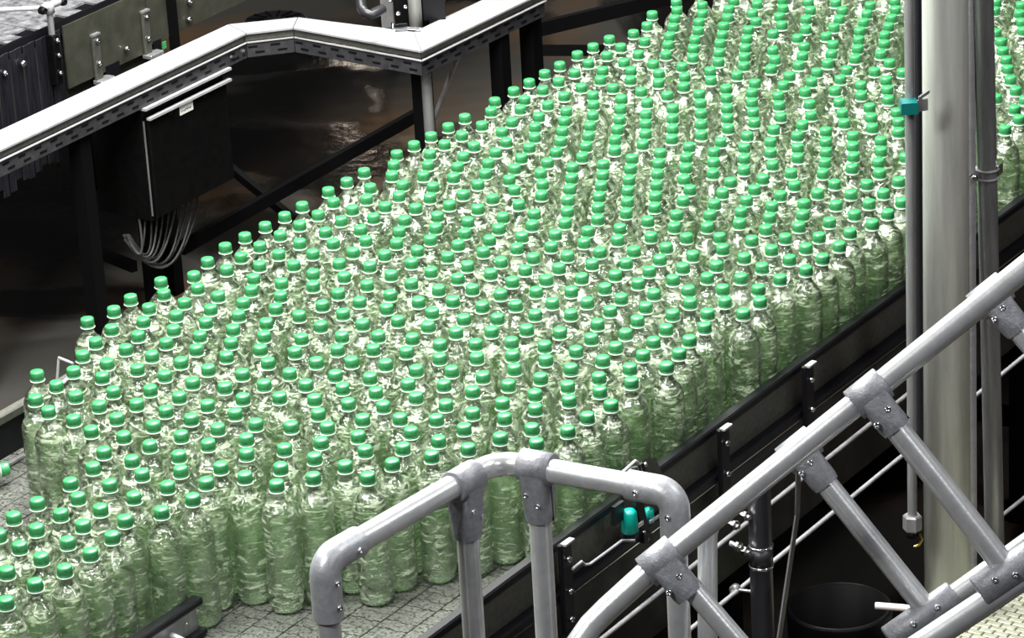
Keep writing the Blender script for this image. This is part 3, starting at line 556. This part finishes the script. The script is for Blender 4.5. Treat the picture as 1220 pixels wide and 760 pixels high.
bc = at(1000, 723, .55); dr_ = thing('round_drum', 'open black round drum barely showing its wet rim in the dark', 'drum', ground(bc))
b = B(); R_ = .125; prof = [(R_*.9, 0), (R_, .30), (R_+.006, .545), (R_+.006, .552), (R_-.006, .552), (R_-.012, .30), (R_*.85, .02), (.0001, .02)]
b.lathe(prof, ground(bc), 40); b.make('drum_wall', 'dark', dr_)
b = B(); ringp = [ground(bc)+ZZ*.552+(Vector((math.cos(a), math.sin(a), 0)))*R_ for a in [i*2*math.pi/40 for i in range(41)]]; b.tube(ringp, .0030, 6, False); b.make('rim', 'black', dr_)
b = B(); b.tube([at(1043, 721.5, .75), at(1075, 724, .75), at(1112, 728, .75)], .0085, 12); tag(b.make('pale_rod', 'pinkwhite'), 'short pale pinkish rod ending over the black drum', 'rod')
# bolts and small clamps on rods near the skirt
for (x, y) in ((887, 614), (874, 625), (878, 650), (887, 656)):
    p = atT(x, y, -3.80); b = B(); b.lathe([(.007, -.02), (.007, 0), (.012, .001), (.012, .009), (.006, .010), (.006, .018)], p, 6, False, (VV-UU*.3).normalized()); tag(b.make('hex_bolt', 'screw'), 'small shiny hex bolt sticking out beside the black downpipe', 'bolt', 'hex bolts by the downpipe')
p = at(876, 702, .80); b = B(); b.tube([p-UU*.02, p, p+VV*.05+ZZ*.005], .004, 6); b.lathe([(.013, -.007), (.013, .007)], p, 10, True, UU); tag(b.make('rod_clamp', 'conduit'), 'little clamp on the middle steel rod left of the downpipe', 'clamp')
# pale mat at the lower right corner
mt_ = thing('pale_conveyor_mat', 'brightly lit pale mat of small bricks glimpsed at the lower right corner', 'mat', at(1200, 740, .5)-ZZ*.5)
brv = B()
for i in range(16):
    for j in range(16):
        s_, t_, _ = st(at(1240, 752, .5)); ss = s_ + (i-8)*.021; tt = t_ + (j-8)*.040 + (.02 if i % 2 else 0)
        bb = B(); bb.bevbox(ss+.001, ss+.019, tt+.001, tt+.038, .47, .50+random.uniform(-.001, .001), .002); bb.make('brick', 'paletile', mt_)
s_, t_, _ = st(at(1240, 752, .5))
b = B(); b.stz(s_-.2, s_+.2, t_-.34, t_+.36, .44, .468); b.make('bed', 'dark', mt_)
for ds in (-.17, .17):
    for dt in (-.3, .3): b = B(); b.stz(s_+ds-.015, s_+ds+.015, t_+dt-.015, t_+dt+.015, 0, .44); b.make('leg', 'dark', mt_)
# sensor and bent bracket on the guard behind the railing elbow
bs = thing('sensor_bracket', 'black bent bracket with teal sensor and tiny white label on the near conveyor guard', 'bracket', atT(765, 620, -3.96))
TS = -3.955
def Q(x, y, t=TS): return atT(x, y, t)
b = B(); b.add([Q(765, 547), Q(781, 545), Q(800, 592), Q(772, 600), Q(765, 547, TS-.01), Q(781, 545, TS-.01), Q(800, 592, TS-.01), Q(772, 600, TS-.01)], [(0, 1, 2, 3), (7, 6, 5, 4), (0, 4, 5, 1), (1, 5, 6, 2), (2, 6, 7, 3), (3, 7, 4, 0)]); b.make('bent_plate', 'panel', bs)
b = B(); b.tube([Q(738, 566), Q(745, 560), Q(757, 549), Q(760, 551), Q(768, 572)], .004, 8); b.tube([Q(746, 566), Q(752, 558), Q(759, 556), Q(764, 568)], .0025, 8); b.make('wire_loop', 'steel', bs)
b = B(); b.bar(Q(757, 585), Q(769, 640), VV*.005, UU*.014); b.bar(Q(763, 552), Q(768, 600, TS-.004), VV*.004, UU*.012); b.make('arm', 'black', bs)
b = B(); b.bar(Q(736, 600, TS-.015), Q(736, 622, TS-.015), VV*.005, UU*.02); b.make('side_plate', 'black', bs); b = B(); b.bar(Q(762, 640), Q(772, 640), VV*.012, ZZ*.014); b.make('mount', 'black', bs)
tc_ = Q(751, 634, TS-.004); b = B(); b.lathe([(.016, -.0), (.020, .004), (.017, .05), (.013, .056)], tc_, 20); b.make('sensor_cup', 'teal', bs)
tc_ = Q(774, 622, TS-.004); b = B(); b.lathe([(.011, -.0), (.011, .034)], tc_, 16); b.make('sensor_cup', 'teal', bs)
l0 = Q(762.5, 624.5, TS+.008); b = B(); b.box(l0-UU*.012-ZZ*.005, UU*.024, VV*.002, ZZ*.010); lb = b.make('label_tag', 'white', bs)
for k in range(6): b = B(); b.box(l0-UU*(.009-k*.0031)-ZZ*.001+VV*.0021, UU*.0018, VV*.0004, ZZ*.0024); b.make('mark', 'print', lb)
b = B(); b.bar(Q(774, 622, TS+.01), Q(789, 612, TS+.01), VV*.002, ZZ*.003); b.make('thin_link', 'steel', bs)
for q in ((768, 553), (766, 634), (771, 641), (787, 621)): screw(bs, Q(*q, TS+.006), VV, .005, .006, 'bolt')
b = B(); pr = [Q(682, 678, -3.97), Q(693, 669, -3.97), Q(697, 673, -3.97), Q(703, 672, -3.97), Q(741, 644, -3.97), Q(776, 644, -3.97)]; b.tube(pr, .0035, 8); tag(b.make('bent_wire', 'steel'), 'thin bent steel wire fixed along the dark skirt below the teal sensor', 'wire')

# ================================================================== steel beam frame at the left
ZC = 1.05
fr = thing('cable_tray_frame', 'bright topped steel frame running from the left edge around a corner above the wet floor', 'frame', at(300, 200, 0))
PL = [at(-40, 198, ZC), at(293, 39.5, ZC), at(349, 33, ZC), at(502, 61, ZC), at(650, -10.5, ZC)]
PF = [at(-40, 173.5, ZC), at(272, 29, ZC), at(355, 20.5, ZC), at(493, 38, ZC), at(585, -5, ZC)]
def strip(nearp, farp, z0, z1, name, m):
    for i in range(len(nearp)-1):
        bb = B(); n0, n1, f0_, f1_ = nearp[i], nearp[i+1], farp[i], farp[i+1]
        e_ = (n1-n0).normalized()*.0015
        v = [n0+e_, n1-e_, f1_-e_, f0_+e_]; bb.add([Vector((q.x, q.y, z1)) for q in v] + [Vector((q.x, q.y, z0)) for q in v], [(0, 1, 2, 3), (7, 6, 5, 4), (0, 4, 5, 1), (1, 5, 6, 2), (2, 6, 7, 3), (3, 7, 4, 0)])
        bb.make(name, m, fr)
strip(PL, PF, ZC-.006, ZC, 'top_plate', 'steel')
def inset(nearp, farp, a, b_): return [n.lerp(f, a) for n, f in zip(nearp, farp)], [n.lerp(f, b_) for n, f in zip(nearp, farp)]
a1, b1 = inset(PL, PF, .10, .9); strip(a1, b1, ZC-.032, ZC-.006, 'web', 'panel')
a1, b1 = inset(PL, PF, -.02, .05); strip(a1, b1, ZC-.035, ZC-.032, 'lip', 'steel')
a1, b1 = inset(PL, PF, .03, .09); strip(a1, b1, ZC-.085, ZC-.035, 'slotted_plate', 'slotted')
# slots and bolts along the plate
for i in (0, 1, 2, 3):
    n0, n1 = a1[i], a1[i+1]; L_ = (n1-n0).length; d = (n1-n0).normalized(); out = Vector((d.y, -d.x, 0)); k = int(L_/.075)
    bb = B()
    for j in range(k):
        for zz, ph in ((-.050, 0), (-.070, .5)):
            c = n0 + d*((j+.3+ph*.6)*.075); c = Vector((c.x, c.y, ZC+zz)); bb.bar(c-d*.018, c+d*.014, out*.0012, ZZ*.0035)
    o = bb.make('slot_row', 'black', fr); o['kind'] = 'stuff'
for (x, y) in ((271, 60), (277, 56), (285, 61), (270, 68), (315, 46), (324, 44), (365, 51), (368, 46), (383, 54), (387, 48), (395, 59), (412, 58), (465, 61), (467, 69), (510, 63), (508, 70), (559, 46)):
    p = at(x, y, ZC-.06); 
    bb = B(); bb.lathe([(.006, -.02), (.006, .004), (.010, .004), (.010, .011), (.005, .015)], p+VV*.01, 6, False, VV); bb.make('bolt', 'screw', fr)
def leg(x, y, wdt, m='dark', zt=ZC-.08, zb=0., par=fr):
    p = at(x, y, zt); bb = B(); s_, t_, z_ = st(p); bb.stz(s_-wdt/2, s_+wdt/2, t_-wdt/2, t_+wdt/2, zb, z_); return bb.make('leg', m, par)
leg(93, 156, .05); leg(168, 175, .05, zt=ZC-.3); leg(501, 72, .05); leg(594, 38, .05); leg(631, 16, .055)
c_l = at(507, 80, ZC-.085); bb = B(); bb.tube([ground(c_l), c_l*1.0], .018, 14); bb.make('tube_leg', 'conduit', fr)
def brace(x0, y0, x1, y1, z0, z1, th, m='dark', name='brace', dep=.012):
    p, q = at(x0, y0, z0), at(x1, y1, z1); d = (q-p).normalized(); up = (ZZ-d*d.z).normalized(); sd = d.cross(up)
    bb = B(); bb.bar(p, q, sd*dep, up*th/2); return bb.make(name, m, fr)
brace(216, 296, 420, 180, .35, .35, .045); brace(420, 180, 498, 136, .35, .35, .045); brace(262, 190, 350, 262, .35, .22, .03)
brace(104, 295, 160, 318, .38, .38, .035); brace(547, 64, 514, 150, ZC-.09, .55, .022, 'steel', 'flat_brace', .004)
brace(636, 36, 860, -18, .8, .8, .05); brace(640, 60, 800, 60, .15, .15, .04)
p, q = at(676, 20, .62), at(706, 22.5, .62); bb = B(); bb.tube([p, q], .010, 10); bb.make('cross_tube', 'conduit', fr)
p, q = at(606, 18, .98), at(628, 19, .98); bb = B(); bb.tube([p, q], .012, 10); bb.make('cross_tube', 'conduit', fr)

# control cabinet hung on the frame
kc_ = at(168, 131, ZC-.095); s_, t_, z_ = st(kc_); s2, _, _ = st(atT(266, 86, t_)); zb_ = atT(178, 266, t_).z
cab = thing('control_cabinet', 'black control cabinet with silver rain lip and small white plate hanging from the frame', 'cabinet', W((s_+s2)/2, t_-.1, zb_))
b = B(); b.bevbox(s_, s2, t_-.22, t_, zb_, z_, .004); b.make('body', 'blackmetal', cab)
b = B(); b.bevbox(s_+.012, s2-.008, t_+.001, t_+.016, zb_+.01, z_-.03, .003); b.make('door', 'blackmetal', cab)
b = B(); b.stz(s_-.01, s2+.01, t_-.02, t_+.028, z_+.002, z_+.010); b.make('rain_lip', 'steel', cab)
b = B(); b.stz(s_+.004, s2+.004, t_+.016, t_+.030, z_-.034, z_-.026); b.make('rain_lip', 'steel', cab)
b = B(); b.box(W(s_+.001, t_+.001, zb_+.02), UU*.004, VV*.004, ZZ*(z_-zb_-.06)); b.make('door_edge', 'conduit', cab)
l = atT(221.5, 126.5, t_+.018); b = B(); b.box(l-UU*.034-ZZ*.021, UU*.068, VV*.002, ZZ*.042); pl = b.make('name_plate', 'white', cab)
rr = random.Random(3)
for k in range(9): b = B(); b.box(l+UU*(-.028+k*.0062)-ZZ*(.012-rr.uniform(0, .003))+VV*.0021, UU*rr.uniform(.002, .005), VV*.0005, ZZ*rr.uniform(.002, .008)); b.make('faded_mark', 'print', pl)
for q in ((202, 134), (243, 113)): screw(cab, atT(*q, t_+.018), VV, .012, .006, 'latch', 'blackmetal')
# dark box behind, the cables spring from it
k2_ = W(s_-.005, t_-.36, zb_+.10)
jb = thing('junction_box', 'second black box behind the control cabinet where the cables begin', 'box', k2_)
b = B(); b.bevbox(s_-.01, s_+.30, t_-.36, t_-.235, zb_+.06, z_-.08, .004); b.make('body', 'blackmetal', jb)
b = B(); b.bevbox(s_-.015, s_+.305, t_-.365, t_-.23, z_-.08, z_-.07, .003); b.make('lid', 'blackmetal', jb)
# cables
rc = random.Random(5)
for i in range(11):
    x1 = 166+i*7.0; tt = t_-.06-.012*(i % 3)
    st_ = atT(x1, 262-(x1-166)*.24, tt); en = atT(150+rc.uniform(-3, 5), 281+rc.uniform(-3, 5), tt-.03)
    bot = atT((x1+150)/2+8+rc.uniform(-3, 3), 300+i*1.7+rc.uniform(-2, 2), tt+.01)
    pts_ = []
    for k in range(15):
        q = k/14; c1 = bot*2 - (st_+en)*.5; pts_.append(st_*(1-q)**2 + c1*2*q*(1-q) + en*q*q)
    pts_ = [st_+ZZ*.05] + pts_
    b = B(); b.tube(pts_, .0042, 6); tag(b.make('hanging_cable', 'cable'), 'thin grey cable sagging in a loop below the control cabinet', 'cable', 'cables looping below the cabinet')
b = B(); b.tube([atT(139, 172, t_-.23), atT(139, 200, t_-.23), atT(145, 232, t_-.23)], .0035, 6); tag(b.make('loose_cable', 'cable'), 'short thin cable curving down the side of the junction box', 'cable')

# ================================================================== other conveyor, upper left
Z2 = 1.15
o2 = thing('side_conveyor', 'second conveyor with scuffed grey slat belt and olive steel side plate at the upper left', 'conveyor', at(80, 90, 0))
e0 = at(-60, 88, Z2); e1_ = at(160, -6, Z2); sE, tE, _ = st(e0); sF, _, _ = st(e1_); sF += .6
rng2 = random.Random(11); n2 = 0
for i in range(46):
    s_a = sE-.2+i*.075
    for j in range(5):
        tt0 = tE-.012-.16*(j+1)-(.0 if i % 2 else .08)
        if j == 0: pass
        bb = B(); t1_ = min(tt0+.158, tE-.012); bb.stz(s_a+.001, s_a+.073, tt0, t1_, Z2-.012, Z2-.004+rng2.uniform(-.0015, .0015))
        o = bb.make('belt_slat', 'belt2', o2)
b = B(); b.stz(sE-.2, sF+.6, tE-1.1, tE-.004, Z2-.04, Z2-.014); b.make('belt_bed', 'dark', o2)
b = B(); b.stz(sE-.2, sF+.6, tE-.012, tE-.002, Z2-.03, Z2+.010); b.make('edge_strip', 'black', o2)
# side plate from x=72 onwards, rubber strips before it
sp0 = st(atT(73, 32, tE))[0]
zlow = atT(110, 92, tE).z
b = B(); b.stz(sp0, sp0+.42, tE, tE+.006, zlow, Z2-.008); b.make('side_plate', 'sidepanel', o2)
b = B(); b.stz(sp0+.425, sF+.6, tE, tE+.006, zlow+.02, Z2-.008); b.make('side_plate', 'sidepanel', o2)
b = B(); b.stz(sp0-.05, sp0+.44, tE-.04, tE-.02, zlow-.28, Z2-.05); b.make('inner_skirt', 'skirt', o2)
for k in range(20):
    q0_ = sp0-.012-k*.032; bb = B(); off = .004*(k % 2); zl = Z2-.42-rng2.uniform(0, .06)
    bb.bevbox(q0_-.030, q0_, tE+off, tE+off+.004, zl, Z2-.012, .0015); bb.make('rubber_strip', 'rubber', o2)
for (x, y, yb) in ((113, 42, 98), (172, 14, 67)):
    p = atT(x, y, tE+.012); s_b, _, z_b = st(p); zq = atT(x, yb, tE+.012).z
    bb = B(); bb.bevbox(s_b-.018, s_b+.018, tE+.007, tE+.017, zq, z_b, .002); br = bb.make('bracket', 'panel', o2)
    bb = B(); bb.stz(s_b-.018, s_b+.020, tE+.002, tE+.020, z_b-.001, z_b+.006); bb.make('bent_tip', 'conduit', br)
    bb = B(); bb.bevbox(s_b-.02, s_b+.05, tE+.0, tE+.04, zq-.012, zq+.004, .003); bb.make('foot_tab', 'conduit', br)
    for f_ in (.12, .62): screw(br, W(s_b, tE+.017, z_b+(zq-z_b)*f_), VV, .008, .010, 'bolt')
b = B(); p = atT(135, 86, tE+.008); s_b, _, z_b = st(p); b.stz(s_b-.035, s_b+.035, tE+.0062, tE+.009, z_b-.04, z_b+.03); b.make('cut_out', 'black', o2)
b = B(); p = atT(188, 58, tE+.008); s_b, _, z_b = st(p); b.stz(s_b-.02, s_b+.02, tE+.0062, tE+.009, z_b-.04, z_b+.03); b.make('cut_out', 'black', o2)
b = B(); p = atT(195, 54, tE+.010); s_b, _, z_b = st(p); b.stz(s_b-.006, s_b+.012, tE+.008, tE+.012, z_b-.012, z_b+.012); b.make('green_tab', 'cap', o2)
b = B(); p = atT(203, 0, tE+.01); s_b, _, z_b = st(p); b.stz(s_b-.02, s_b+.006, tE+.004, tE+.03, zlow-.15, Z2+.02); b.make('upright', 'dark', o2)
for q in ((225, 2), (224, 23), (150, 58), (5, 87), (27, 75), (26, 76)): screw(o2, atT(*q, tE+.012), VV, .010, .012, 'bolt')
for s_l in (sp0-.5, sp0+.5):
    b = B(); b.stz(s_l, s_l+.05, tE-.10, tE-.05, 0, Z2-.04); b.make('leg', 'dark', o2)
    b = B(); b.stz(s_l, s_l+.05, tE-1.05, tE-1.0, 0, Z2-.04); b.make('leg', 'dark', o2)
# guide rod post with cross clamp
pp = atT(67, 100, tE+.02); s_b, _, _ = st(pp); pt_ = atT(64, 5, tE+.02)
gp = thing('rod_post', 'short steel post with cross clamp and rod at the edge of the upper left conveyor', 'post', W(s_b, tE+.024, pp.z))
b = B(); b.tube([W(s_b, tE+.024, pp.z), W(s_b, tE+.024, pt_.z+.06)], .011, 14); b.make('post', 'conduit', gp)
b = B(); b.bevbox(s_b-.016, s_b+.016, tE+.008, tE+.04, pp.z+.0, pp.z+.17, .003); b.make('mount', 'blackmetal', gp)
for f_ in (.04, .10, .15): screw(gp, W(s_b+.002, tE+.04, pp.z+f_), VV, .008, .009, 'bolt')
cp_ = W(s_b, tE+.024, pt_.z)
b = B(); b.tube([cp_-UU*.035+ZZ*.004, cp_+UU*.06+ZZ*.004], .013, 12); b.lathe([(.018, -.02), (.018, .02)], cp_, 14); b.make('cross_clamp', 'steel', gp)
b = B(); b.tube([cp_+VV*.01, cp_-VV*.10-UU*.15+ZZ*.02, cp_-VV*.25-UU*.30+ZZ*.03], .008, 10); b.make('guide_rod', 'steel', gp)
for q in (cp_+UU*.06, cp_-UU*.04): screw(gp, q, VV, .013, .02, 'knob', 'blackmetal')

# ================================================================== machine legs beyond the frame, top middle
mc = thing('machine_stand', 'machine foot with bolted black plates and round grey leg behind the frame corner', 'machine', at(480, 30, 0))
def vbar(x0, x1, yb, zbot, m, name, ztop=2.4, rnd=False, par=mc, dep=.06):
    p = at((x0+x1)/2, yb, zbot); zc = (p-CAM).dot(FW); wd = (x1-x0)*zc/FPX; bb = B()
    if rnd: bb.lathe([(wd/2, zbot-p.z), (wd/2, ztop-p.z)], p, 24)
    else: bb.box(p-rv*wd/2, rv*wd, Vector((0, dep, 0)), ZZ*(ztop-p.z))
    return bb.make(name, m, par)
vbar(488, 504, 36, ZC-.03, 'column', 'round_leg', rnd=True)
vbar(472, 489, 35, ZC-.05, 'blackmetal', 'bolted_plate'); vbar(455, 470, 33, ZC-.08, 'conduit', 'bolted_plate'); vbar(505, 531, 24, ZC+.0, 'black', 'dark_housing', dep=.2)
for q in ((484, 10), (475, 18), (466, 2)): screw(mc, at(*q, ZC+.02)-FW*.05, -FW, .008, .012, 'bolt')
b = B(); c = at(478, 33, ZC+.01); b.lathe([(.014, -.02), (.014, .02), (.02, .02), (.02, .032)], c, 12, True, (-rv).normalized()); b.tube([c, at(501, 34.5, ZC+.01)], .006, 8); b.make('adjuster', 'screw', mc)
vbar(500, 512, 36, 0, 'dark', 'hidden_foot', ztop=ZC-.1); vbar(458, 470, 36, 0, 'dark', 'hidden_foot', ztop=ZC-.1)
el = [at(429, -20, 1.25), at(430, 2, 1.2), at(431, 10, 1.18), at(435, 16, 1.17), at(442, 17, 1.17), at(456, 11, 1.17)]
b = B(); b.tube(el, .017, 14); tag(b.make('pipe_elbow', 'pvc'), 'small bent steel pipe elbow left of the machine stand at the top', 'pipe')
# round floor drain
dc = at(328, 29, .03); drn = thing('round_hatch', 'round dark ribbed hatch behind the bend of the steel frame', 'hatch', ground(dc))
b = B(); b.lathe([(.135, -.03), (.14, .0), (.13, .02), (.0001, .02)], dc, 40); b.make('cover', 'pvc', drn)
for k in range(13):
    a = math.pi*2*k/13; b = B(); d = Vector((math.cos(a), math.sin(a), 0)); b.bar(dc+d*.05+ZZ*.022, dc+d*.12+ZZ*.022, d.cross(ZZ)*.004, ZZ*.004); b.make('rib', 'black', drn)
b = B(); b.tube([dc+Vector((math.cos(a)*.135, math.sin(a)*.135, .01)) for a in [i*2*math.pi/48 for i in range(49)]], .005, 6, False); b.make('rim', 'conduit', drn)
# little bright bracket tips at the far guard
for n_, (a0, b0) in enumerate((((70, 426), (87, 433)), ((74, 457), (80, 452)), ((0, 499), (26, 478)))):
    if n_ == 2: continue
    p, q = at(*a0, ZB+.21), at(*b0, ZB+.21); sq = (p+q)/2; s_q = sq.dot(UU); g_ = W(s_q, -5.585, ZB+.14); bb = B(); bb.tube([q, p, p.lerp(g_, .1), g_] if n_ == 0 else [q, p, g_], .0035 if n_ == 0 else .005, 8)
    tag(bb.make('guide_pin', 'steel'), ('thin white pin sticking out left of the leftmost rows of bottles', 'short white pin end between two caps near the left edge')[n_], 'pin')
